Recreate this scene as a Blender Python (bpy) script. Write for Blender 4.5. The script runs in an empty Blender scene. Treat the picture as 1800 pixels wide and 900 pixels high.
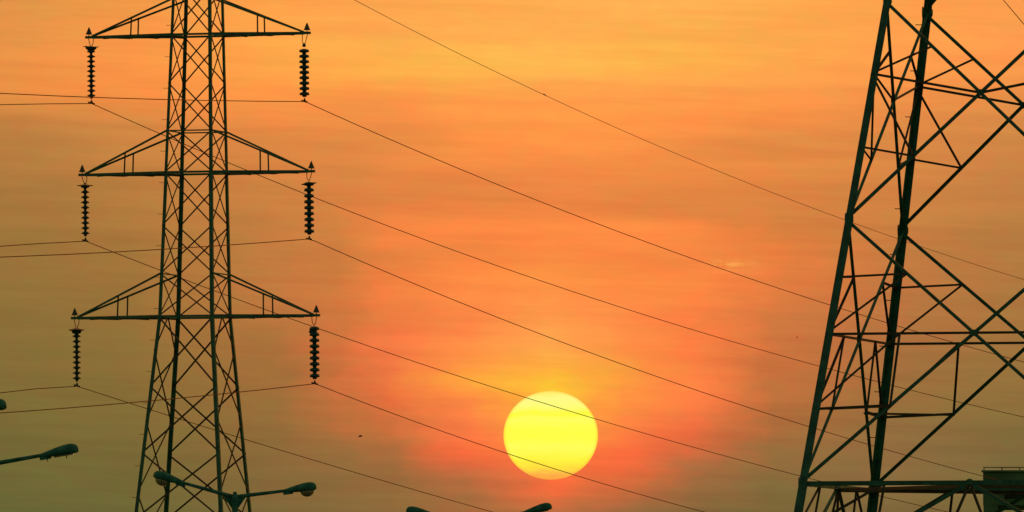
import bpy, bmesh, math, random
from mathutils import Vector, Matrix
random.seed(7)
R = math.radians
scn = bpy.context.scene
COL = scn.collection

# ------------------------------------------------------------------ camera
F = 900 / math.tan(R(2.85))            # focal length in photo pixels
CAMZ = 5.0
PITCH = 780 / F
cd = bpy.data.cameras.new('camera')
cam = bpy.data.objects.new('camera', cd); COL.objects.link(cam)
cam.location = (0, 0, CAMZ)
cam.rotation_euler = (math.pi / 2 + PITCH, 0, 0)
cd.sensor_width = 36; cd.lens = 36 * F / 1800
cd.clip_start = 0.5; cd.clip_end = 60000
scn.camera = cam

# ------------------------------------------------------------------ exposure
scn.view_settings.view_transform = 'Standard'
scn.view_settings.look = 'None'
scn.view_settings.exposure = 0
scn.view_settings.gamma = 1
scn.view_settings.use_curve_mapping = False

# ------------------------------------------------------------------ sky (world)
def lin(c):
    o = []
    for v in c:
        v = v / 255
        o.append(v / 12.92 if v <= .04045 else ((v + .055) / 1.055) ** 2.4)
    return (o[0], o[1], o[2], 1)

SUN_AZ = (967 - 900) / F
SUN_EL = (1230 - 765) / F
LAMP_EL = SUN_EL + R(0.9)

# sunset colours by azimuth column (1 unit = 1/F rad) and elevation row
SKY = {
 -300: {-400:(225,150,80),0:(218,146,72),110:(222,142,70),170:(205,136,66),300:(166,120,62),400:(152,114,58),600:(128,106,55),800:(108,100,54),900:(98,98,54),1230:(70,80,50)},
 50: {-400:(235,150,80),0:(226,148,72),60:(232,148,72),120:(238,146,70),165:(232,142,68),205:(200,132,66),300:(180,125,64),400:(163,118,60),500:(150,114,58),600:(138,110,56),700:(128,108,55),800:(116,104,54),900:(106,102,54),1230:(75,84,50)},
 230: {-400:(245,155,80),0:(240,152,72),60:(246,151,72),130:(250,147,70),175:(240,142,68),215:(214,136,68),300:(193,129,65),400:(174,121,61),500:(158,115,58),600:(145,111,56),700:(133,108,55),800:(121,104,54),900:(110,102,54),1230:(76,84,50)},
 480: {-400:(250,160,80),0:(253,161,75),60:(255,165,75),110:(255,166,74),150:(255,157,72),190:(248,146,70),250:(225,136,68),300:(212,131,66),400:(196,126,64),500:(193,121,63),600:(176,114,60),700:(156,110,58),800:(142,106,58),900:(124,102,58),1230:(80,84,50)},
 590: {-400:(251,162,83),0:(254,163,78),60:(255,168,78),110:(255,171,75),150:(255,161,73),180:(248,149,71),250:(226,137,68),300:(219,133,67),350:(214,130,66),400:(212,129,65),450:(206,125,63),500:(208,123,63),600:(208,116,62),680:(196,112,61),740:(176,110,59),800:(152,107,60),900:(130,103,58),1230:(82,84,50)},
 680: {-400:(252,165,85),0:(255,166,80),60:(255,170,80),110:(255,176,75),140:(255,170,74),170:(254,152,72),210:(242,143,70),250:(230,138,68),300:(232,136,68),350:(224,130,66),400:(244,132,66),450:(228,128,64),500:(240,129,65),560:(240,126,66),600:(246,123,68),640:(242,122,67),690:(236,114,63),725:(220,112,61),765:(190,111,60),810:(162,107,60),900:(138,104,58),1230:(84,84,50)},
 820: {-400:(252,165,85),0:(255,169,80),60:(255,173,80),110:(255,184,79),140:(255,178,76),165:(255,160,74),200:(255,152,72),270:(249,144,68),300:(240,138,68),350:(230,132,66),400:(252,137,67),430:(240,132,65),480:(255,140,67),540:(254,138,70),600:(255,140,70),640:(255,150,67),665:(255,161,62),710:(254,138,68),760:(251,121,67),795:(250,108,62),830:(204,109,64),870:(174,107,62),900:(156,105,60),1230:(88,84,50)},
 970: {-400:(252,165,85),0:(255,172,82),60:(255,172,80),110:(255,184,81),135:(255,178,80),160:(255,160,76),200:(255,155,72),250:(254,148,70),300:(245,140,70),350:(237,133,67),400:(255,140,68),450:(252,139,67),480:(255,148,68),520:(255,147,71),565:(255,157,75),610:(255,168,76),650:(255,180,62),690:(253,196,52),740:(255,170,60),800:(255,125,62),850:(255,112,62),875:(232,110,61),900:(186,109,64),1230:(92,84,50)},
 1110:{-400:(252,165,85),0:(255,176,84),60:(254,175,78),110:(254,181,77),140:(254,172,77),160:(255,160,76),200:(255,152,72),300:(242,140,68),365:(230,132,66),400:(255,141,68),450:(248,136,66),490:(255,142,67),540:(255,140,70),600:(255,142,70),650:(255,152,66),700:(255,146,66),760:(255,124,66),800:(254,109,62),840:(228,108,60),870:(186,107,62),900:(148,104,62),1230:(90,84,50)},
 1220:{-400:(252,165,85),0:(255,176,84),60:(254,176,78),110:(254,177,76),150:(254,161,76),200:(255,150,72),260:(238,141,69),300:(238,140,68),370:(226,132,66),400:(252,138,67),440:(242,134,66),490:(255,138,67),550:(253,132,67),600:(253,128,66),660:(255,130,68),720:(248,122,67),770:(228,109,63),820:(178,108,64),900:(128,101,58),1230:(84,84,50)},
 1360:{-400:(252,165,85),0:(255,172,80),60:(255,170,79),110:(255,168,78),150:(252,157,76),195:(253,148,71),240:(228,139,69),280:(232,140,68),330:(226,134,67),390:(214,128,64),430:(234,130,64),480:(234,127,64),550:(214,121,64),620:(206,115,62),700:(188,111,60),780:(160,108,60),850:(132,105,59),900:(121,101,56),1230:(80,84,50)},
 1575:{-400:(252,162,85),0:(255,163,78),80:(255,160,78),150:(248,152,75),200:(236,144,73),250:(222,138,70),300:(216,135,69),400:(202,128,66),500:(193,120,65),600:(176,114,64),700:(152,110,60),800:(143,107,63),900:(128,103,60),1230:(80,84,50)},
 1760:{-400:(252,160,85),0:(255,160,80),80:(254,156,78),150:(246,150,74),200:(224,142,72),300:(207,134,70),400:(190,126,66),500:(179,121,64),600:(164,117,62),700:(145,112,60),800:(128,106,60),900:(116,102,57),1230:(78,84,50)},
 2100:{-400:(240,155,85),0:(235,152,80),150:(220,142,74),300:(185,126,68),500:(155,114,62),700:(128,106,60),900:(105,98,57),1230:(72,80,50)},
}
world = bpy.data.worlds.new('World'); scn.world = world; world.use_nodes = True
nt = world.node_tree; nt.nodes.clear(); N = nt.nodes; L = nt.links
def wm(op, a, b=None, c=None):
    n = N.new('ShaderNodeMath'); n.operation = op
    for i, v in enumerate((a, b, c)):
        if v is None: continue
        if isinstance(v, (int, float)): n.inputs[i].default_value = v
        else: L.new(v, n.inputs[i])
    return n.outputs[0]
def wrange(v, a, b, c=0., d=1., smooth=True):
    n = N.new('ShaderNodeMapRange'); n.clamp = True
    n.interpolation_type = 'SMOOTHSTEP' if smooth else 'LINEAR'
    L.new(v, n.inputs[0])
    for i, x in enumerate((a, b, c, d)): n.inputs[i + 1].default_value = x
    return n.outputs[0]
def wnoise(vec, scale, detail=3, rough=.5):
    n = N.new('ShaderNodeTexNoise'); L.new(vec, n.inputs['Vector'])
    n.inputs['Scale'].default_value = scale; n.inputs['Detail'].default_value = detail
    n.inputs['Roughness'].default_value = rough
    return n
def wcomb(x, y, z):
    n = N.new('ShaderNodeCombineXYZ')
    for i, v in enumerate((x, y, z)):
        if isinstance(v, (int, float)): n.inputs[i].default_value = v
        else: L.new(v, n.inputs[i])
    return n.outputs[0]
def wmix(fac, a, b, blend='MIX'):
    n = N.new('ShaderNodeMix'); n.data_type = 'RGBA'; n.blend_type = blend
    for i, v in ((0, fac), (6, a), (7, b)):
        if isinstance(v, (int, float)): n.inputs[i].default_value = v
        elif isinstance(v, tuple): n.inputs[i].default_value = v
        else: L.new(v, n.inputs[i])
    return n.outputs[2]
tc = N.new('ShaderNodeTexCoord'); sp = N.new('ShaderNodeSeparateXYZ')
L.new(tc.outputs['Generated'], sp.inputs[0])
az = wm('ARCTAN2', sp.outputs[0], sp.outputs[1])
hor = wm('SQRT', wm('ADD', wm('POWER', sp.outputs[0], 2.), wm('POWER', sp.outputs[1], 2.)))
el = wm('ARCTAN2', sp.outputs[2], hor)
U = wm('MULTIPLY', az, F)                 # azimuth in units of 1/F rad
V = wm('MULTIPLY', el, F)                 # elevation in the same units
V0 = wm('SUBTRACT', 1230., V)
U0 = wm('ADD', U, 900.)
# thin cloud veils: stretched noise bends and breaks the bands
nz1 = wnoise(wcomb(wm('MULTIPLY', U, .0016), wm('MULTIPLY', V, .012), 3.1), 1.0, 4, .55)
nz2 = wnoise(wcomb(wm('MULTIPLY', U, .0030), wm('MULTIPLY', wm('ADD', V, wm('MULTIPLY', U, .035)), .045), 7.7), 1.0, 5, .6)
nz3 = wnoise(wcomb(wm('MULTIPLY', U, .011), wm('MULTIPLY', V, .02), 1.3), 1.0, 3, .6)
warpV = wm('MULTIPLY', wm('SUBTRACT', nz1.outputs[0], .5), 46.)
warpU = wm('MULTIPLY', wm('SUBTRACT', nz3.outputs[0], .5), 130.)
Vw = wm('ADD', V0, warpV); Uw = wm('ADD', U0, warpU)
VT = wrange(Vw, -400, 1230, 0, 1, False)
prev = None; pu = None
for u in sorted(SKY):
    n = N.new('ShaderNodeValToRGB'); L.new(VT, n.inputs[0])
    cr = n.color_ramp; cr.interpolation = 'CARDINAL'
    rows = sorted(SKY[u])
    els = cr.elements
    while len(els) < len(rows): els.new(.5)
    for e, y in zip(sorted(range(len(els))), rows):
        els[e].position = (y + 400) / 1630
    for e, y in enumerate(rows): els[e].color = lin(SKY[u][y])
    if prev is None: prev = n.outputs[0]
    else: prev = wmix(wrange(Uw, pu, u, smooth=False), prev, n.outputs[0])
    pu = u
# streaks of slightly denser haze
st = wrange(nz2.outputs[0], .3, .7, .95, 1.042)
stc = wcomb(st, wm('POWER', st, 1.35), wm('POWER', st, 1.2))
glow = wmix(1., prev, stc, 'MULTIPLY')
nz4 = wnoise(wcomb(wm('MULTIPLY', U, .02), wm('MULTIPLY', V, .035), 9.), 1.0, 2, .5)
mo = wrange(nz4.outputs[0], .3, .7, -.03, .03)
glow = wmix(1., glow, wcomb(wm('SUBTRACT', 1., mo), wm('ADD', 1., mo), 1.), 'MULTIPLY')
# one small bright cloud wisp to the right of the sun
nz5 = wnoise(wcomb(wm('MULTIPLY', U, .05), wm('MULTIPLY', V, .16), 5.), 1.0, 3, .6)
def bump(u, v, su, sv, slope=0.):
    du = wm('DIVIDE', wm('SUBTRACT', wm('ADD', U0, wm('MULTIPLY', warpU, .2)), u), su)
    dv = wm('DIVIDE', wm('SUBTRACT', wm('ADD', V0, wm('MULTIPLY', warpV, .3)), v), sv)
    q = wm('ADD', wm('POWER', du, 2.), wm('POWER', dv, 2.))
    return wm('POWER', 2.718, wm('MULTIPLY', q, -1.))
b1 = bump(1288, 465, 42, 9); b2 = bump(1330, 478, 60, 11)
glow = wmix(wm('MULTIPLY', wm('MULTIPLY', b1, wrange(nz5.outputs[0], .34, .66)), .7), glow, lin((255, 176, 84)))
glow = wmix(wm('MULTIPLY', b2, .3), glow, lin((255, 140, 76)))
sky = N.new('ShaderNodeTexSky'); sky.sky_type = 'NISHITA'; sky.sun_disc = False
sky.sun_elevation = LAMP_EL; sky.sun_rotation = SUN_AZ
sky.air_density = 1.6; sky.dust_density = 4.0; sky.ozone_density = 2.0
sk = wmix(1., sky.outputs[0], (.15, .15, .15, 1), 'MULTIPLY')
# the sunset glow fills the part of the sky round the sun
fa = wrange(wm('ABSOLUTE', az), .4, 2.9, 1, 0)
fe = wrange(el, .2, 1.5, 1, 0)
tot = wmix(wm('MULTIPLY', fa, fe), sk, glow)
bg = N.new('ShaderNodeBackground'); L.new(tot, bg.inputs[0]); bg.inputs[1].default_value = 1.0
wo = N.new('ShaderNodeOutputWorld'); L.new(bg.outputs[0], wo.inputs[0])

# ------------------------------------------------------------------ sun lamp
sd = bpy.data.lights.new('sun_lamp', 'SUN'); sd.energy = 2.0; sd.angle = R(.5); sd.color = (1, .55, .25)
sl = bpy.data.objects.new('sun_lamp', sd); COL.objects.link(sl)
sdir = Vector((math.sin(SUN_AZ) * math.cos(LAMP_EL), math.cos(SUN_AZ) * math.cos(LAMP_EL), math.sin(LAMP_EL)))
sl.rotation_euler = sdir.to_track_quat('Z', 'Y').to_euler()
sl.location = (0, 0, 60)

# ------------------------------------------------------------------ helpers
def ray(x, y):
    v = Vector(((x - 900) / F, (450 - y) / F, -1))
    return Matrix.Rotation(math.pi / 2 + PITCH, 3, 'X') @ v
EYE = Vector((0, 0, CAMZ))
def P(x, y, D):
    r = ray(x, y); return EYE + r * (D / r.y)
def unplane(x, y, p0, n):
    r = ray(x, y); return EYE + r * ((p0 - EYE).dot(n) / r.dot(n))

def mat(name, base, rough=.6, metal=0., var=.35, scale=6., bump_s=.15, second=None, spec=.5):
    m = bpy.data.materials.new(name); m.use_nodes = True
    t = m.node_tree; b = t.nodes['Principled BSDF']
    b.inputs['Specular IOR Level'].default_value = spec
    b.inputs['Roughness'].default_value = rough; b.inputs['Metallic'].default_value = metal
    tcn = t.nodes.new('ShaderNodeTexCoord')
    nz = t.nodes.new('ShaderNodeTexNoise'); nz.inputs['Scale'].default_value = scale; nz.inputs['Detail'].default_value = 5
    t.links.new(tcn.outputs['Object'], nz.inputs['Vector'])
    cr = t.nodes.new('ShaderNodeValToRGB'); t.links.new(nz.outputs[0], cr.inputs[0])
    c2 = second or tuple(min(1, c * (1 + var)) for c in base)
    cr.color_ramp.elements[0].position = .35; cr.color_ramp.elements[0].color = (*[c * (1 - var) for c in base], 1)
    cr.color_ramp.elements[1].position = .7; cr.color_ramp.elements[1].color = (*c2, 1)
    t.links.new(cr.outputs[0], b.inputs['Base Color'])
    bp = t.nodes.new('ShaderNodeBump'); bp.inputs['Strength'].default_value = bump_s
    t.links.new(nz.outputs[0], bp.inputs['Height']); t.links.new(bp.outputs[0], b.inputs['Normal'])
    return m
M_STEEL = mat('green_steel', (.034, .230, .095), .65)
M_STEEL_THIN = mat('weathered_brace_steel', (.085, .095, .035), .7)
M_BIG = mat('dark_green_tower_steel', (.022, .200, .090), .6)
M_BIG_THIN = mat('rusty_dark_brace_steel', (.060, .080, .030), .7)
M_INS = mat('dark_green_glazed_porcelain', (.015, .120, .075), .25, var=.2)
M_FIT = mat('dark_galvanised_fitting', (.050, .110, .060), .5)
M_WIRE = mat('aged_conductor', (.38, .17, .06), .95, spec=0.)
M_LAMP = mat('green_painted_lamp', (.045, .260, .150), .8, spec=.08)
M_GLASS = mat('frosted_lamp_bowl', (.30, .38, .16), .6, var=.1, spec=.15)
M_WALL = mat('dark_green_wall', (.11, .34, .10), .8, scale=.4)
M_ROOF = mat('pale_parapet', (.55, .60, .32), .8, scale=1.)
M_PANE = mat('dark_window_glass', (.012, .035, .022), .2, scale=2.)
M_BIRD = mat('dark_feathers', (.05, .025, .012), .8)
M_GND = mat('dry_grass_ground', (.055, .060, .025), .95, scale=.05, var=.5)
M_ROAD = mat('asphalt', (.045, .045, .045), .9, scale=2.)

class Thing:
    def __init__(s, name, label, cat, loc, group=None):
        o = bpy.data.objects.new(name, None); COL.objects.link(o)
        o.location = loc; o['label'] = label; o['category'] = cat
        o.empty_display_size = .3
        if group: o['group'] = group
        s.o = o; s.loc = Vector(loc)
def link_mesh(name, vs, fs, m, thing=None, parent=None, smooth=False, origin=None):
    org = thing.loc if thing else (origin or Vector((0, 0, 0)))
    me = bpy.data.meshes.new(name)
    me.from_pydata([tuple(Vector(v) - org) for v in vs], [], fs)
    me.materials.append(m)
    if smooth: me.polygons.foreach_set('use_smooth', [True] * len(me.polygons))
    me.update()
    o = bpy.data.objects.new(name, me); COL.objects.link(o)
    if thing: o.parent = parent or thing.o
    else: o.location = org
    return o
def angle(vs, fs, p, q, w, ref, t=None, s1=1, s2=1):
    """steel angle (L section) from p to q; ref = direction one flange faces"""
    p = Vector(p); q = Vector(q); d = (q - p).normalized()
    u = (Vector(ref) - d * d.dot(Vector(ref)))
    if u.length < 1e-4: u = d.orthogonal()
    u.normalize(); v = d.cross(u)
    t = t or max(w * .14, .006)
    prof = [(0, 0), (w, 0), (w, t), (t, t), (t, w), (0, w)]
    b = len(vs)
    for e in (p, q):
        for x, y in prof:
            # flange y lies in the face (v), flange x sticks inward (-u)
            vs.append(e + v * ((y - w / 2) * s2) - u * (x * s1))
    n = 6
    for i in range(n):
        j = (i + 1) % n
        fs.append((b + i, b + j, b + n + j, b + n + i))
    fs.append(tuple(b + i for i in reversed(range(n)))); fs.append(tuple(b + n + i for i in range(n)))
def box(vs, fs, c, ax, ay, az_):
    c = Vector(c); b = len(vs)
    for i in (-1, 1):
        for j in (-1, 1):
            for k in (-1, 1): vs.append(c + Vector(ax) * i + Vector(ay) * j + Vector(az_) * k)
    for f in ((0,1,3,2),(4,6,7,5),(0,4,5,1),(2,3,7,6),(0,2,6,4),(1,5,7,3)): fs.append(tuple(b + i for i in f))
def tube(vs, fs, pts, rads, n=8, cap=True):
    b = len(vs); pts = [Vector(p) for p in pts]
    if isinstance(rads, (int, float)): rads = [rads] * len(pts)
    u = None
    for i, p in enumerate(pts):
        d = (pts[min(i + 1, len(pts) - 1)] - pts[max(i - 1, 0)]).normalized()
        if u is None: u = d.orthogonal().normalized()
        u = (u - d * u.dot(d)).normalized(); v = d.cross(u)
        for k in range(n):
            a = 2 * math.pi * k / n
            vs.append(p + (u * math.cos(a) + v * math.sin(a)) * rads[i])
    for i in range(len(pts) - 1):
        for k in range(n):
            k2 = (k + 1) % n
            fs.append((b + i*n + k, b + i*n + k2, b + (i+1)*n + k2, b + (i+1)*n + k))
    if cap:
        fs.append(tuple(b + k for k in reversed(range(n))))
        fs.append(tuple(b + (len(pts) - 1) * n + k for k in range(n)))
def lathe(vs, fs, c, prof, n=20, ax=Vector((0, 0, 1))):
    """prof: list of (radius, height) along ax from c"""
    ax = Vector(ax).normalized(); u = ax.orthogonal().normalized(); v = ax.cross(u)
    b = len(vs)
    for r, h in prof:
        for k in range(n):
            a = 2 * math.pi * k / n
            vs.append(Vector(c) + ax * h + (u * math.cos(a) + v * math.sin(a)) * max(r, .0005))
    for i in range(len(prof) - 1):
        for k in range(n):
            k2 = (k + 1) % n
            fs.append((b + i*n + k, b + i*n + k2, b + (i+1)*n + k2, b + (i+1)*n + k))
    fs.append(tuple(b + k for k in reversed(range(n)))); fs.append(tuple(b + (len(prof)-1)*n + k for k in range(n)))
def member(name, thing, p, q, w, ref, m, parent=None, **k):
    vs, fs = [], []; angle(vs, fs, p, q, w, ref, **k)
    return link_mesh(name, vs, fs, m, thing, parent)
def plate(name, thing, c, n, size, m, parent=None, h=None, th=.008):
    n = Vector(n).normalized(); u = Vector((0, 0, 1)); u = (u - n * n.dot(u)).normalized(); v = n.cross(u)
    vs, fs = [], []; h = h or size
    # hexagonal gusset
    b = []
    for s in (-1, 1):
        for (x, y) in ((-.5, -.25), (-.2, -.5), (.25, -.5), (.5, -.15), (.5, .25), (.15, .5), (-.3, .5), (-.5, .2)):
            vs.append(Vector(c) + v * (x * size) + u * (y * h) + n * (s * th / 2))
    for i in range(8):
        j = (i + 1) % 8; fs.append((i, j, 8 + j, 8 + i))
    fs.append(tuple(reversed(range(8)))); fs.append(tuple(range(8, 16)))
    return link_mesh(name, vs, fs, m, thing, parent)

# ------------------------------------------------------------------ ground and road
def sheet(name, x0, x1, y0, y1, z, m, label=None):
    o = link_mesh(name, [(x0, y0, z), (x1, y0, z), (x1, y1, z), (x0, y1, z)], [(0, 1, 2, 3)], m)
    o['kind'] = 'structure'; return o
sheet('ground', -20000, 20000, -2000, 30000, 0, M_GND)

# the road follows the row of street lamps
LP = [(-10.64, 176), (-10.9, 212), (-6.73, 250), (-.9, 279), (8, 330), (22, 420)]
vs, fs = [], []
rp = [(-9.5, 60)] + LP
for i, (x, y) in enumerate(rp):
    for s in (-6.5, 6.5): vs.append((x + s, y, .02))
    for s in (-6.8, -6.5): pass
for i in range(len(rp) - 1): fs.append((2*i, 2*i+1, 2*i+3, 2*i+2))
o = link_mesh('road', vs, fs, M_ROAD); o['kind'] = 'structure'
vs, fs = [], []
for i in range(len(rp) - 1):
    a = Vector((*rp[i], 0)); b_ = Vector((*rp[i + 1], 0)); d = (b_ - a)
    mid = (a + b_) / 2; n = Vector((-d.y, d.x, 0)).normalized()
    for s in (-.6, .6):
        box(vs, fs, mid + n * s + Vector((0, 0, .085)), d * .5, n * .1, (0, 0, .06))
o = link_mesh('kerb', vs, fs, M_ROOF); o['kind'] = 'structure'

# ------------------------------------------------------------------ the setting sun (a glowing ball far away)
SD = 12000.
c = P(968, 765, SD); rr = 83 * SD / F
vs, fs = [], []
lathe(vs, fs, Vector((0, 0, 0)), [(rr * math.cos(R(a)), rr * math.sin(R(a)) * .94) for a in range(-90, 91, 3)], 96)
ms = bpy.data.materials.new('sun_glow'); ms.use_nodes = True
t = ms.node_tree; t.nodes.clear()
tcn = t.nodes.new('ShaderNodeTexCoord'); mp = t.nodes.new('ShaderNodeMapping')
mp.inputs['Scale'].default_value = (1 / rr,) * 3
t.links.new(tcn.outputs['Object'], mp.inputs[0])
sx = t.nodes.new('ShaderNodeSeparateXYZ'); t.links.new(mp.outputs[0], sx.inputs[0])
nzv = t.nodes.new('ShaderNodeMapping'); nzv.inputs['Scale'].default_value = (1.6, 1.6, 8)
t.links.new(mp.outputs[0], nzv.inputs[0])
nn = t.nodes.new('ShaderNodeTexNoise'); nn.inputs['Scale'].default_value = 1.; nn.inputs['Detail'].default_value = 3
t.links.new(nzv.outputs[0], nn.inputs['Vector'])
ad = t.nodes.new('ShaderNodeMath'); ad.operation = 'MULTIPLY_ADD'; ad.inputs[1].default_value = .5; ad.inputs[2].default_value = .5 - .06
t.links.new(sx.outputs[2], ad.inputs[0])
ad2 = t.nodes.new('ShaderNodeMath'); ad2.operation = 'MULTIPLY_ADD'; ad2.inputs[1].default_value = .12
t.links.new(nn.outputs[0], ad2.inputs[0]); t.links.new(ad.outputs[0], ad2.inputs[2])
cr = t.nodes.new('ShaderNodeValToRGB'); t.links.new(ad2.outputs[0], cr.inputs[0])
stops = [(.02, (255, 128, 66)), (.06, (255, 160, 72)), (.11, (255, 196, 72)), (.16, (255, 226, 62)), (.24, (255, 246, 66)), (.36, (255, 254, 92)), (.46, (255, 255, 72)), (.56, (255, 255, 74)), (.66, (255, 254, 96)), (.72, (255, 252, 62)), (.80, (255, 253, 124)), (.9, (255, 250, 134)), (.97, (255, 238, 96))]
cr.color_ramp.elements[0].position = stops[0][0]; cr.color_ramp.elements[0].color = lin(stops[0][1])
cr.color_ramp.elements[1].position = stops[-1][0]; cr.color_ramp.elements[1].color = lin(stops[-1][1])
for p_, c_ in stops[1:-1]:
    e = cr.color_ramp.elements.new(p_); e.color = lin(c_)
# limb: radial distance across the disc as seen along the sun's own axis
pw = t.nodes.new('ShaderNodeVectorMath'); pw.operation = 'MULTIPLY'; pw.inputs[1].default_value = (1, 0, 1 / .94)
t.links.new(mp.outputs[0], pw.inputs[0])
ln = t.nodes.new('ShaderNodeVectorMath'); ln.operation = 'LENGTH'; t.links.new(pw.outputs[0], ln.inputs[0])
mr = t.nodes.new('ShaderNodeMapRange'); mr.inputs[1].default_value = .935; mr.inputs[2].default_value = 1.0; mr.inputs[3].default_value = 0; mr.inputs[4].default_value = .6
t.links.new(ln.outputs['Value'], mr.inputs[0])
mx = t.nodes.new('ShaderNodeMix'); mx.data_type = 'RGBA'
t.links.new(mr.outputs[0], mx.inputs[0]); t.links.new(cr.outputs[0], mx.inputs[6]); mx.inputs[7].default_value = lin((255, 190, 56))
em = t.nodes.new('ShaderNodeEmission'); t.links.new(mx.outputs[2], em.inputs[0])
mo_ = t.nodes.new('ShaderNodeOutputMaterial'); t.links.new(em.outputs[0], mo_.inputs[0])
me = bpy.data.meshes.new('sun'); me.from_pydata([tuple(v) for v in vs], [], fs); me.materials.append(ms)
me.polygons.foreach_set('use_smooth', [True] * len(me.polygons))
so = bpy.data.objects.new('sun', me); COL.objects.link(so); so.location = c
so['label'] = 'large bright yellow setting sun glowing low in the orange sky between the pylons'; so['category'] = 'sun'

# ------------------------------------------------------------------ far building at the right edge
DB = 520.; ub = DB / F
def bp_(x, y, dy=0): v = P(x, y, DB); return Vector((v.x, DB + dy, v.z))
X0 = P(1728, 850, DB).x; X1 = X0 + 26
ztop = P(1760, 830, DB).z; zlow = P(1760, 888, DB).z
bt = Thing('flat_roofed_building', 'dark green flat-roofed block with an open bay, cut by the right edge of the photo', 'building', (X0, DB, 0))
def bbox(name, x0, x1, y0, y1, z0, z1, m, parent=None):
    vs, fs = [], []
    box(vs, fs, ((x0+x1)/2, (y0+y1)/2, (z0+z1)/2), ((x1-x0)/2, 0, 0), (0, (y1-y0)/2, 0), (0, 0, (z1-z0)/2))
    return link_mesh(name, vs, fs, m, bt, parent)
up = bbox('upper_storey', X0, X1, DB, DB + 14, zlow, ztop, M_WALL)
colw = 26 * ub
bbox('column', X0 + .02, X0 + colw, DB + .02, DB + 13.9, 0, zlow - .003, M_WALL)
xx = X0 + colw + 1.35
while xx < X1 - 1:
    bbox('column', xx, xx + .7, DB + .1, DB + 1.0, 0, zlow - .003, M_WALL)
    bbox('column', xx, xx + .7, DB + 12.5, DB + 13.5, 0, zlow - .003, M_WALL)
    xx += 3.6
bbox('floor_slab', X0 + colw + .003, X1, DB + .05, DB + 13.8, zlow - 4.2, zlow - 3.7, M_WALL)
bt.o.rotation_euler.z = -.055
# roof edge: pale coping and a low rail
rf = bbox('roof_coping', X0 - .08, X1 + .1, DB - .08, DB + .45, ztop + .003, ztop + .10, M_WALL)
vs, fs = [], []
box(vs, fs, ((X0 + X1) / 2, DB + .2, ztop + .24), ((X1 - X0) / 2, 0, 0), (0, .03, 0), (0, 0, .03))
k = X0 + .05
while k < X1:
    box(vs, fs, (k, DB + .2, ztop + .16), (.03, 0, 0), (0, .03, 0), (0, 0, .07)); k += .9
link_mesh('roof_rail', vs, fs, M_ROOF, bt, rf)
for i in range(7):
    xa = X0 + 1.0 + i * 3.6
    fr = bbox('window', xa, xa + 2.4, DB - .02, DB + .03, ztop - 1.42, ztop - .78, M_WALL)
    bbox('pane', xa + .08, xa + 2.32, DB - .03, DB - .022, ztop - 1.36, ztop - .84, M_PANE, fr)

# ------------------------------------------------------------------ narrow double-circuit pylon (left)
DL = 290.; ul = DL / F; TH = math.atan(.31)
cxl = P(347, 450, DL).x
e1 = Vector((math.cos(TH), -math.sin(TH), 0)); e2 = Vector((math.sin(TH), math.cos(TH), 0)); EZ = Vector((0, 0, 1))
def zl(y): return P(347, y, DL).z
def al(y):                                   # half side of the body, metres
    if y < -20: return ul * 36.2 * max(.03, (y + 155) / 135)
    if y < 557: return ul * (36.0 + .0270 * y)
    return ul * (51.1 + .0873 * (y - 557))
def CL(y, a, b):                             # corner at photo height y, a,b = -1/+1
    return Vector((cxl - (y - 40) * .0077 * ul, DL, zl(y))) + e1 * (a * al(y)) + e2 * (b * al(y))
YG = 1230 + CAMZ / ul
pyl = Thing('lattice_pylon', 'slender green steel lattice pylon with three pairs of arms, left of the sun', 'pylon', (cxl, DL, 0))
corners = [(-1, -1), (1, -1), (1, 1), (-1, 1)]
for a, b in corners:
    vs, fs = [], []
    for y0, y1, w in ((-155, -20, .07), (-20, 304, .085), (304, 557, .10), (557, 900, .105), (900, YG, .12)):
        p, q = CL(y1, a, b), CL(y0, a, b)
        # L opens inward along both faces
        d = (q - p).normalized(); uu = e1 * a; vv = e2 * b
        t_ = .012; bi = len(vs)
        for e in (p, q):
            for x, y in ((0, 0), (w, 0), (w, t_), (t_, t_), (t_, w), (0, w)):
                vs.append(e - uu * x - vv * y)
        for i in range(6):
            j = (i + 1) % 6; fs.append((bi+i, bi+j, bi+6+j, bi+6+i))
        fs.append(tuple(bi+i for i in reversed(range(6)))); fs.append(tuple(bi+6+i for i in range(6)))
    link_mesh('leg', vs, fs, M_STEEL, pyl)
    # concrete footing
    vs, fs = [], []; fp = CL(YG, a, b); lathe(vs, fs, (fp.x, fp.y, -.2), [(.45, 0), (.45, .45), (.3, .55)], 16)
    link_mesh('footing', vs, fs, M_ROOF, pyl)
faces = [((-1, -1), (1, -1), -e2), ((-1, 1), (1, 1), e2), ((-1, -1), (-1, 1), -e1), ((1, -1), (1, 1), e1)]
BW = .033
def xpanel(y0, y1, f, w=BW):
    A, B, n = f
    for (p, q, off) in ((CL(y0, *A), CL(y1, *B), .0), (CL(y0, *B), CL(y1, *A), .014)):
        member('diagonal_brace', pyl, p - n * off, q - n * off, w, n, M_STEEL_THIN, t=.008)
def hbelt(y, f, w=.05):
    A, B, n = f
    member('belt', pyl, CL(y, *A) - n * .02, CL(y, *B) - n * .02, w, n, M_STEEL, t=.01)
for y0, y1 in ((-155+60, -20), (-20, 62), (62, 147), (147, 231), (231, 304), (304, 397), (397, 482), (482, 557)):
    for f in faces: xpanel(y0, y1, f)
for f in faces[:2]:
    for y0, y1 in ((557, 680), (680, 797), (797, 915), (915, 1060), (1060, 1220), (1220, 1380), (1380, YG)): xpanel(y0, y1, f, .042)
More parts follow.
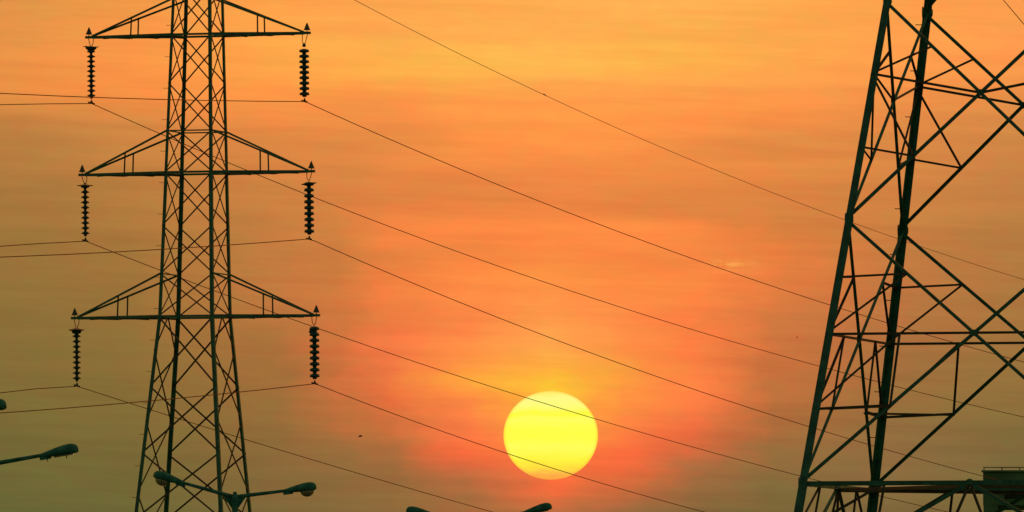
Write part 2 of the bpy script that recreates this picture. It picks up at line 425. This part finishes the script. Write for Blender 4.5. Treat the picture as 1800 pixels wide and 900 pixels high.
for f in faces[2:]:
    A, B, n = f
    m_ = (CL(557, *A) + CL(557, *B)) / 2
    for c_ in (A, B): member('diagonal_brace', pyl, m_, CL(617, *c_), .042, n, M_STEEL_THIN)
    for y0, y1 in ((617, 740), (740, 867), (867, 990), (990, 1130), (1130, 1290), (1290, YG)): xpanel(y0, y1, f, .042)
for y in (-20, 62, 304, 557):
    for f in faces: hbelt(y, f, .06)
for f in faces: hbelt(231, f, .038)
for f in faces[2:]: hbelt(482, f, .038)
for f in faces: hbelt(1220, f, .05)
# step pegs up the outer left leg
y = 46
while y < 1400:
    p = CL(y, -1, -1); vs, fs = [], []
    tube(vs, fs, [p, p - e1 * .13, p - e1 * .135 + EZ * .02], .0065, 6)
    link_mesh('step_bolt', vs, fs, M_WIRE, pyl); y += 55.3
# cross arms
ARMS = [(62, -1, 197.3, 'top'), (304.5, 231, 207.5, 'mid'), (557, 482, 219, 'low')]
TIPS = {}
for yb, yt, La, nm in ARMS:
    for s in (-1, 1):
        arm = bpy.data.objects.new('cross_arm', None); COL.objects.link(arm); arm.parent = pyl.o
        tip = Vector((cxl - (yb - 40) * .0077 * ul, DL, zl(yb))) + e1 * (s * La * ul)
        TIPS[(nm, s)] = tip
        n_, f_ = CL(yb, s, -1), CL(yb, s, 1); nt_, ft_ = CL(yt, s, -1), CL(yt, s, 1)
        ej = e2 * .035
        member('lower_chord', pyl, n_, tip - ej, .075, -e2, M_STEEL, arm, t=.012)
        member('lower_chord', pyl, f_, tip + ej, .075, e2, M_STEEL, arm, t=.012)
        member('upper_chord', pyl, nt_, tip - ej + EZ * .03, .05, -e2, M_STEEL, arm, t=.01)
        member('upper_chord', pyl, ft_, tip + ej + EZ * .03, .05, e2, M_STEEL, arm, t=.01)
        for lo, hi, ee in ((n_, nt_, -ej), (f_, ft_, ej)):
            tt = .49
            a_ = (tip + ee).lerp(lo, tt); b_ = (tip + ee + EZ * .03).lerp(hi, tt)
            member('post', pyl, a_, b_, .034, e1 * s, M_STEEL_THIN, arm)
        # zigzag in the plane of the lower chords
        vs, fs = [], []; ts = [.12, .27, .42, .57, .72, .87, 1.0]
        for i in range(len(ts) - 1):
            a_ = tip.lerp(n_ if i % 2 else f_, ts[i]) - EZ * .02; b_ = tip.lerp(f_ if i % 2 else n_, ts[i + 1]) - EZ * .02
            angle(vs, fs, a_, b_, .035, EZ)
        link_mesh('plan_bracing', vs, fs, M_STEEL_THIN, pyl, arm)
        # end plate and the small pointed cap above it
        vs, fs = [], []
        box(vs, fs, tip + e1 * (s * .06) + EZ * .005, e1 * .13, e2 * .05, EZ * .035)
        link_mesh('end_plate', vs, fs, M_STEEL, pyl, arm)
        vs, fs = [], []
        c0 = tip + e1 * (s * .09)
        lathe(vs, fs, c0, [(.012, .03), (.012, .085), (.10, .085), (.085, .11), (.02, .27), (.001, .30)], 14)
        link_mesh('pointed_cap', vs, fs, M_FIT, pyl, arm)

# ------------------------------------------------------------------ insulator strings
disc_thin = [(.035, 0), (.055, -.012), (.08, -.03), (.118, -.06), (.118, -.09), (.07, -.098), (.05, -.12), (.035, -.14), (.035, -.182)]
disc_fat = [(.03, 0), (.06, -.008), (.115, -.03), (.138, -.045), (.138, -.115), (.10, -.125), (.065, -.13), (.06, -.15), (.05, -.181)]
def disc_mesh(prof, nm):
    vs, fs = [], []; lathe(vs, fs, (0, 0, 0), prof, 22)
    me = bpy.data.meshes.new(nm); me.from_pydata([tuple(v) for v in vs], [], fs); me.materials.append(M_INS)
    me.polygons.foreach_set('use_smooth', [True] * len(me.polygons)); return me
DT = disc_mesh(disc_thin, 'insulator_disc'); DF_ = disc_mesh(disc_fat, 'insulator_disc_thick')
INS = [('top', -1, 160, 82, 181, 'plate', 'insulator string under the upper left arm, crowned by a tilted dark plate'),
       ('top', 1, 534.5, 80, 178, None, 'insulator string under the upper right arm, no wide shed at its top'),
       ('mid', -1, 149.5, 324, 423, 'shed', 'insulator string under the middle left arm with a thin wide shed on top'),
       ('mid', 1, 543, 318, 420, 'tilt', 'insulator string under the middle right arm with a thin slanted shed on top'),
       ('low', -1, 134.5, 577, 678, 'bowl', 'insulator string under the lowest left arm with a bowl-shaped shed on top'),
       ('low', 1, 552.5, 572, 674, 'knob', 'insulator string under the lowest right arm with a small lump on top')]
CL_END = {}
for nm, s, ix, y0, y1, kind, lab in INS:
    tip = TIPS[(nm, s)]
    Dd = tip.y
    top = P(ix, y0, Dd); bot = P(ix + .8, y1, Dd)
    it = Thing('insulator_string', lab, 'insulator', top, 'insulator strings hanging from the slender pylon')
    axis = (bot - top).normalized()
    # two thin hanger links
    vs, fs = [], []
    for dx in (-.075, .075):
        tube(vs, fs, [tip + e1 * dx + e1 * s * .03 - EZ * .02, top.lerp(tip, .35) + e1 * dx * .7, top + e1 * dx * .12 + EZ * .0], .011, 6)
    link_mesh('hanger', vs, fs, M_WIRE, it)
    n = 9 if s == 1 else 10; ln_ = (bot - top).length - .11 - (.10 if kind is None or kind == 'plate' else .03); pitch = ln_ / n
    for i in range(n):
        d = bpy.data.objects.new('insulator_disc', DF_ if s == 1 else DT); COL.objects.link(d); d.parent = it.o
        d.location = axis * (pitch * i + (.09 if kind is None or kind == 'plate' else .02))
        d.rotation_euler = axis.to_track_quat('-Z', 'Y').to_euler()
        d.scale = (1, 1, pitch / .181)
    vs, fs = [], []
    if kind == 'plate':
        c_ = top - EZ * .0
        box(vs, fs, c_, e1 * .19 + EZ * -.015, e2 * .14 + EZ * .012, EZ * .010 + e1 * .01)
        lathe(vs, fs, c_, [(.17, -.01), (.15, -.06), (.07, -.13), (.03, -.15)], 18)
    elif kind == 'shed': lathe(vs, fs, top - EZ * .02, [(.02, .06), (.05, .03), (.24, -.012), (.24, -.022), (.06, -.05)], 24)
    elif kind == 'tilt': lathe(vs, fs, top - EZ * .07, [(.02, .05), (.05, .02), (.22, -.0), (.22, -.014), (.05, -.05)], 24, ax=EZ + e1 * -.12)
    elif kind == 'bowl': lathe(vs, fs, top - EZ * .03, [(.02, .05), (.10, .035), (.235, -.01), (.235, -.022), (.14, -.05), (.12, -.11), (.04, -.14)], 24)
    elif kind == 'knob': lathe(vs, fs, top - EZ * .18 - e1 * .04, [(.02, .16), (.05, .12), (.12, .02), (.12, -.02), (.03, -.06)], 18)
    else: lathe(vs, fs, top, [(.012, .07), (.035, .05), (.055, .0), (.04, -.04)], 14)
    link_mesh('top_shed' if kind else 'top_cap', vs, fs, M_INS, it, smooth=False)
    vs, fs = [], []
    lathe(vs, fs, bot + EZ * .09, [(.02, 0), (.02, -.04), (.04, -.05), (.045, -.10), (.02, -.115)], 12)
    cdir = (e2 * -.2 + Vector((1, 0, -.25))).normalized()
    box(vs, fs, bot - EZ * .005, cdir * .10, Vector((0, .03, 0)), EZ * .022)
    link_mesh('clamp', vs, fs, M_FIT, it)
    CL_END[(nm, s)] = bot

# ------------------------------------------------------------------ conductors
def quad_fit(p):
    (x0, y0), (x1, y1), (x2, y2) = p
    def f(x):
        return (y0 * (x-x1) * (x-x2) / ((x0-x1) * (x0-x2)) + y1 * (x-x0) * (x-x2) / ((x1-x0) * (x1-x2)) + y2 * (x-x0) * (x-x1) / ((x2-x0) * (x2-x1)))
    return f
def cable(label, start, right, left, D0, rad, name='power_cable', slope=.0316, lslope=.063, xr=3300, xl=-1700, group='cables of the slender pylon', cat='cable'):
    sx_, sy_ = start; pts = []
    if left:
        fl = quad_fit([start] + left)
        for i in range(26, 0, -1):
            x = sx_ + (xl - sx_) * i / 26
            pts.append(P(x, fl(x), D0 - (sx_ - x) * lslope))
    pts.append(P(sx_, sy_, D0))
    fr = quad_fit([start] + right)
    for i in range(1, 61):
        x = sx_ + (xr - sx_) * i / 60
        pts.append(P(x, fr(x), D0 + (x - sx_) * slope))
    vs, fs = [], []; tube(vs, fs, pts, rad, 6)
    org = P(sx_, sy_, D0)
    o = link_mesh(name, vs, fs, M_WIRE, origin=org)
    o['label'] = label; o['category'] = cat; o['group'] = group
    return o
def dtip(k): return TIPS[k].y
WR = .0118
cable('thin cable clamped below the upper right insulator string', (536, 178.5), [(1100, 412), (1765, 627)], [(290, 175), (0, 164)], dtip(('top', 1)), WR)
cable('thin cable clamped below the upper left insulator string', (161, 182), [(700, 404), (1683, 706)], [(80, 182.6), (0, 184)], dtip(('top', -1)), WR)
cable('thin cable clamped below the middle right insulator string', (545, 420), [(1000, 606), (1567, 793)], [(290, 438), (0, 452)], dtip(('mid', 1)), WR)
cable('thin cable clamped below the middle left insulator string', (151, 424), [(700, 626), (1400, 835)], [(80, 427.5), (0, 433)], dtip(('mid', -1)), WR)
cable('thin cable clamped below the lowest right insulator string', (554, 674.5), [(900, 800), (1230, 898)], [(250, 706), (0, 726)], dtip(('low', 1)), WR)
cable('thin cable clamped below the lowest left insulator string', (136, 679), [(430, 772), (862, 899)], [(80, 682), (0, 690.5)], dtip(('low', -1)), WR)
cable('faint uppermost wire slanting from the top edge past the sun to the wide pylon', (347, -155), [(957, 167), (1500, 392)], [(100, -165), (-100, -168)], DL, .0084, name='earth_wire', cat='wire')
o = None
pts = [P(1560, -210, 215), P(1762, -2, 214), P(1801, 44, 213.8), P(2100, 385, 212)]
vs, fs = [], []; tube(vs, fs, pts, .0085, 6)
o = link_mesh('power_cable', vs, fs, M_WIRE, origin=pts[0]); o['label'] = 'short steep cable crossing the top right corner of the photo'; o['category'] = 'cable'
# a splice sleeve on the uppermost wire
vs, fs = [], []; q = P(957, 166.5, DL + 610 * .0316); tube(vs, fs, [q - Vector((.05, 0, -.025)), q + Vector((.05, 0, -.025))], [.016, .016], 8)
o = link_mesh('wire_sleeve', vs, fs, M_WIRE, origin=q); o['label'] = 'tiny dark sleeve on the faint uppermost wire, above the sun'; o['category'] = 'wire sleeve'

# ------------------------------------------------------------------ wide-based pylon (right)
DR = 200.; ur = DR / F; PH = math.atan(.249)
g1 = Vector((math.cos(PH), -math.sin(PH), 0)); g2 = Vector((math.sin(PH), math.cos(PH), 0))
cxr = P(1762.5, 450, DR).x
def hr(z): return ur * (175 + .148 * (1230 - (z - CAMZ) / ur))
def CR(z, a, b): return Vector((cxr, DR, z)) + g1 * (a * hr(z)) + g2 * (b * hr(z))
def zA(y):                                   # height at which the outer left leg shows at photo row y
    lo, hi = -20., 60.
    for _ in range(50):
        m_ = (lo + hi) / 2; p = CR(m_, -1, -1) - EYE
        # project
        q = Matrix.Rotation(-(math.pi / 2 + PITCH), 3, 'X') @ p
        yy = 450 - q.y / -q.z * F
        if yy > y: lo = m_
        else: hi = m_
    return m_
Z = {k: zA(v) for k, v in dict(L4=-640, L3=-330, L2=0, m=129, q=257, L1=385, u=487, mm=587, l=719, L0=850, k=1040).items()}
big = Thing('wide_lattice_pylon', 'massive dark green lattice pylon with spread legs, cut by the right edge', 'pylon', (cxr, DR, 0))
for a, b in corners:
    vs, fs = [], []
    for z0, z1, w in ((-.1, Z['L0'], .175), (Z['L0'], Z['L1'], .158), (Z['L1'], Z['L2'], .145), (Z['L2'], Z['L4'] + 1, .14)):
        p, q = CR(z0, a, b), CR(z1, a, b); uu = g1 * a; vv = g2 * b; t_ = .02; bi = len(vs)
        for e in (p, q):
            for x, y in ((0, 0), (w, 0), (w, t_), (t_, t_), (t_, w), (0, w)): vs.append(e - uu * x - vv * y)
        for i in range(6):
            j = (i + 1) % 6; fs.append((bi+i, bi+j, bi+6+j, bi+6+i))
        fs.append(tuple(bi+i for i in reversed(range(6)))); fs.append(tuple(bi+6+i for i in range(6)))
    lg = link_mesh('leg', vs, fs, M_BIG, big)
    # splice plates with bolts where the leg sections join
    for zz in (Z['L1'], Z['L0'], Z['L2']):
        for nn_, ot in ((g1 * a, g2 * b), (g2 * b, g1 * a)):
            c_ = CR(zz, a, b) - ot * .10 + nn_ * .012
            sp_ = plate('splice_plate', big, c_, nn_, .13, M_BIG, lg, h=.24, th=.012)
    vs, fs = [], []; fp = CR(0, a, b); lathe(vs, fs, (fp.x, fp.y, -.3), [(.8, 0), (.8, .5), (.55, .8)], 18)
    link_mesh('footing', vs, fs, M_ROOF, big)
F2 = {'AD': ((-1, -1), (1, -1), -g2), 'BC': ((-1, 1), (1, 1), g2), 'AB': ((-1, -1), (-1, 1), -g1), 'DC': ((1, -1), (1, 1), g1)}
def cross(zt, zb):
    wt, wb = hr(zt), hr(zb); return wt / (wt + wb)
def inn(p, n, d): return p - n * d
VV = {}
for fk, (A, B, n) in F2.items():
    T = .062
    def dg(p, q, w, o=.03, nm='diagonal_brace', m=M_BIG): member(nm, big, inn(p, n, o), inn(q, n, o), w, n, m, t=.01)
    def rd(p, q, w=.042, nm='strut'): member(nm, big, inn(p, n, .045), inn(q, n, .045), w, n, M_BIG_THIN, t=.008)
    for zt, zb, full in ((Z['L2'], Z['L1'], 1), (Z['L1'], Z['L0'], 2), (Z['L3'], Z['L2'], 0), (Z['L4'], Z['L3'], 0)):
        At, Bt, Ab, Bb = CR(zt, *A), CR(zt, *B), CR(zb, *A), CR(zb, *B)
        dg(At, Bb, T); dg(Bt, Ab, T, .048)
        s_ = cross(zt, zb); X = At.lerp(Bb, s_)
        if full: plate('gusset_plate', big, inn(X, n, .02), n, .13, M_BIG)
        if full == 1:
            for (c_, t_, b_) in ((A, At, Ab), (B, Bt, Bb)):
                pm = CR(Z['m'], *c_); pq = CR(Z['q'], *c_)
                rd(pm, X, .05); rd(pm, t_.lerp(X, .5)); rd(pm, b_.lerp(X, .5)); rd(pq, b_.lerp(X, .5))
        if full == 2:
            for (c_, o_, t_, b_) in ((A, B, At, Ab), (B, A, Bt, Bb)):
                pm = CR(Z['mm'], *c_); pu_ = CR(Z['u'], *c_); pl = CR(Z['l'], *c_)
                om = CR(Z['mm'], *o_); Nn = pm.lerp(om, .25); Uu = t_.lerp(X, .48); Vv = b_.lerp(X, .52)
                rd(pu_, Uu); rd(pm, Uu); rd(Nn, Vv); rd(pl, Vv, .05); rd(pl, Nn)
                VV[(fk, c_)] = Vv
            rd(CR(Z['mm'], *A), CR(Z['mm'], *B), .05, 'belt')
    dg(CR(Z['L0'], *A), CR(Z['L0'], *B), .09, .02, 'belt')
    M_ = (CR(Z['L0'], *A) + CR(Z['L0'], *B)) / 2; VV[('M', fk)] = M_
    plate('gusset_plate', big, inn(M_, n, .01), n, .15, M_BIG)
    for c_, o_ in ((A, B), (B, A)):
        dg(M_, CR(Z['k'], *c_), .07)
        dg(CR(Z['k'], *c_), CR(.1, *o_), .07)
        N0 = CR(Z['L0'], *c_).lerp(M_, .5); K2 = M_.lerp(CR(Z['k'], *c_), .5)
        rd(N0, CR(zA(945), *c_), .05)
        rd(N0, K2, .045)
        rd(M_, CR(Z['k'], *c_).lerp(CR(.1, *o_), .25), .05)
    # node gussets on the legs
    for c_, o_ in ((A, B), (B, A)):
        for kk, sz in (('L1', .11), ('m', .10), ('mm', .11), ('L0', .16), ('L2', .11), ('l', .08)):
            dirv = (CR(Z[kk], *o_) - CR(Z[kk], *c_)).normalized()
            plate('gusset_plate', big, inn(CR(Z[kk], *c_) + dirv * .085, n, .026), n, sz, M_BIG)
# plan bracing: knees between neighbouring faces, diamond at the belt
def rr_(p, q, w=.042): member('plan_brace', big, p, q, w, EZ, M_BIG_THIN, t=.008)
CK = {(-1, -1): ('AD', 'AB'), (-1, 1): ('BC', 'AB'), (1, -1): ('AD', 'DC'), (1, 1): ('BC', 'DC')}
for c_, (fa_, fb_) in CK.items(): rr_(VV[(fa_, c_)], VV[(fb_, c_)])
for a_, b_ in (('AD', 'AB'), ('AB', 'BC'), ('BC', 'DC'), ('DC', 'AD')):
    rr_(VV[('M', a_)] - EZ * .03, VV[('M', b_)] - EZ * .03, .07)
# capping pyramid far above the frame
zt = Z['L4'] + 1; topp = Vector((cxr, DR, zt + 5))
for a, b in corners: member('peak_member', big, CR(zt, a, b), topp, .1, g2 * b, M_BIG)
# step pegs on the inner leg
zz = 3.
while zz < Z['L2'] + 1:
    p = CR(zz, -1, 1) - g2 * .02; vs, fs = [], []
    tube(vs, fs, [p, p - g1 * .14, p - g1 * .145 + EZ * .02], .009, 6)
    link_mesh('step_bolt', vs, fs, M_WIRE, big); zz += .9

# ------------------------------------------------------------------ street lamps
def lamp_head(thing, root, dirx, tilt, bowl):
    """root: point where the head starts, dirx: +-1 along x, tilt: radians upward"""
    ax = Vector((dirx * math.cos(tilt), 0, math.sin(tilt))); up = Vector((-dirx * math.sin(tilt), 0, math.cos(tilt))); sd_ = Vector((0, 1, 0))
    Ln = .84
    # cross sections of the canopy: (t, half width, top, bottom)
    secs = [(0, .035, .035, -.035), (.10, .05, .05, -.045), (.25, .085, .085, -.06), (.45, .13, .125, -.07), (.65, .165, .16, -.075), (.82, .17, .165, -.075), (.93, .15, .135, -.07), (.985, .11, .085, -.055), (1.0, .06, .03, -.03)]
    vs, fs = [], []; n = 14
    for t_, w, tp, bt_ in secs:
        for k in range(n):
            a = 2 * math.pi * k / n; cz = math.sin(a)
            z_ = (tp * .86 if cz > 0 else -bt_ * 1) * cz
            if cz < 0: z_ = max(bt_, 1.6 * -bt_ * cz)
            vs.append(root + ax * (t_ * Ln) + sd_ * (w * math.cos(a)) + up * z_)
    for i in range(len(secs) - 1):
        for k in range(n):
            k2 = (k + 1) % n; fs.append((i*n+k, i*n+k2, (i+1)*n+k2, (i+1)*n+k))
    fs.append(tuple(reversed(range(n)))); fs.append(tuple((len(secs)-1)*n + k for k in range(n)))
    hd = link_mesh('lamp_head', vs, fs, M_LAMP, thing, smooth=True)
    vs, fs = [], []
    if bowl:
        cc = root + ax * (Ln * .72) - up * .07
        lathe(vs, fs, cc, [(.17, 0), (.165, -.03), (.14, -.08), (.09, -.12), (.03, -.14)], 18, ax=up)
        g = link_mesh('lamp_bowl', vs, fs, M_GLASS, thing, hd, smooth=True)
    else:
        box(vs, fs, root + ax * (Ln * .62) - up * .082, ax * .2, sd_ * .13, up * .01)
        link_mesh('lamp_glass', vs, fs, M_GLASS, thing, hd)
    vs, fs = [], []
    box(vs, fs, root + ax * .14 - up * .07, ax * .12, sd_ * .05, up * .028)
    if not bowl:
        for tt in (.2, .68): box(vs, fs, root + ax * (Ln * tt) - up * .12, ax * .01, sd_ * .02, up * .03)
    link_mesh('latch', vs, fs, M_LAMP, thing, hd)
def street_lamp(px, py, D, tl, tr, label, bl=True, br=True, sc=1.):
    top = P(px, py, D)
    t_ = Thing('street_lamp', label, 'street lamp', (top.x, top.y, 0), 'double-armed street lamps along the road')
    vs, fs = [], []
    tube(vs, fs, [(top.x, top.y, 0), (top.x, top.y, top.z * .5), (top.x, top.y, top.z - .1)], [.13, .10, .07], 14)
    link_mesh('pole', vs, fs, M_LAMP, t_, smooth=True)
    vs, fs = [], []; lathe(vs, fs, (top.x, top.y, 0), [(.22, 0), (.22, .03), (.17, .04), (.16, .8), (.13, .85)], 14)
    link_mesh('base', vs, fs, M_LAMP, t_)
    vs, fs = [], []
    lathe(vs, fs, top, [(.07, -.36), (.085, -.22), (.10, -.12), (.10, -.02), (.07, .02), (.05, .04), (.05, .10), (.03, .12)], 14)
    for s in (-1, 1):   # triangular webs under the arms
        b_ = len(vs)
        for yy in (-.012, .012):
            vs += [top + Vector((s * .07, yy, .0)), top + Vector((s * .30, yy, .04)), top + Vector((s * .07, yy, -.30))]
        fs += [(b_, b_+1, b_+2), (b_+5, b_+4, b_+3), (b_, b_+3, b_+4, b_+1), (b_+1, b_+4, b_+5, b_+2), (b_+2, b_+5, b_+3, b_)]
    link_mesh('bracket', vs, fs, M_LAMP, t_)
    for s, tilt, bw in ((-1, tl, bl), (1, tr, br)):
        r0 = top + Vector((s * .05, 0, 0)); Larm = (1.98 - .84 * math.cos(tilt) - .05) / math.cos(tilt)
        r1 = r0 + Vector((s * math.cos(tilt), 0, math.sin(tilt))) * Larm
        vs, fs = [], []; tube(vs, fs, [r0, r1 + (r1 - r0).normalized() * .05], [.05, .038], 10)
        link_mesh('arm', vs, fs, M_LAMP, t_, smooth=True)
        lamp_head(t_, r1, s, tilt, bw)
street_lamp(413, 873, 250, R(15.5), R(7), 'double-armed street lamp in front of the slender pylon')
street_lamp(842, 917, 279.3, R(9), R(12), 'double-armed street lamp of which only two head tips show at the bottom edge', False, False)
street_lamp(-31, 818, 212, R(12), R(10), 'street lamp reaching in from the left edge with its long arm and head', False, False)
street_lamp(-192, 740, 176, R(12), R(8), 'street lamp with only the blunt tip of its head inside the left edge', False, False)

# ------------------------------------------------------------------ distant birds
def bird(px, py, D, span, ang, label):
    c_ = P(px, py, D)
    vs, fs = [], []
    tube(vs, fs, [c_ - Vector((span * .2, 0, .01)), c_, c_ + Vector((span * .2, 0, .015)), c_ + Vector((span * .27, 0, .01))], [span * .02, span * .075, span * .05, span * .01], 8)
    b = len(vs)
    for s in (-1, 1):
        q = [c_ + Vector((-span * .08, 0, .02)), c_ + Vector((span * .12, 0, .02)), c_ + Vector((span * .05, s * span * .25, span * ang)), c_ + Vector((-span * .1, s * span * .5, span * ang * .4)), c_ + Vector((-span * .12, s * span * .25, span * ang * .8))]
        b = len(vs); vs += q + [v + Vector((0, 0, .012)) for v in q]
        fs += [(b, b+1, b+2, b+3, b+4), (b+9, b+8, b+7, b+6, b+5)] + [(b+i, b+5+i, b+5+(i+1) % 5, b+(i+1) % 5) for i in range(5)]
    o = link_mesh('bird', vs, fs, M_BIRD, origin=c_); o['label'] = label; o['category'] = 'bird'; o['group'] = 'distant birds in flight'
bird(633, 767, 380, .36, .10, 'tiny dark bird flying left of the sun, between two cables')
bird(1401, 593, 480, .2, .08, 'very tiny bird flying just left of the wide pylon')
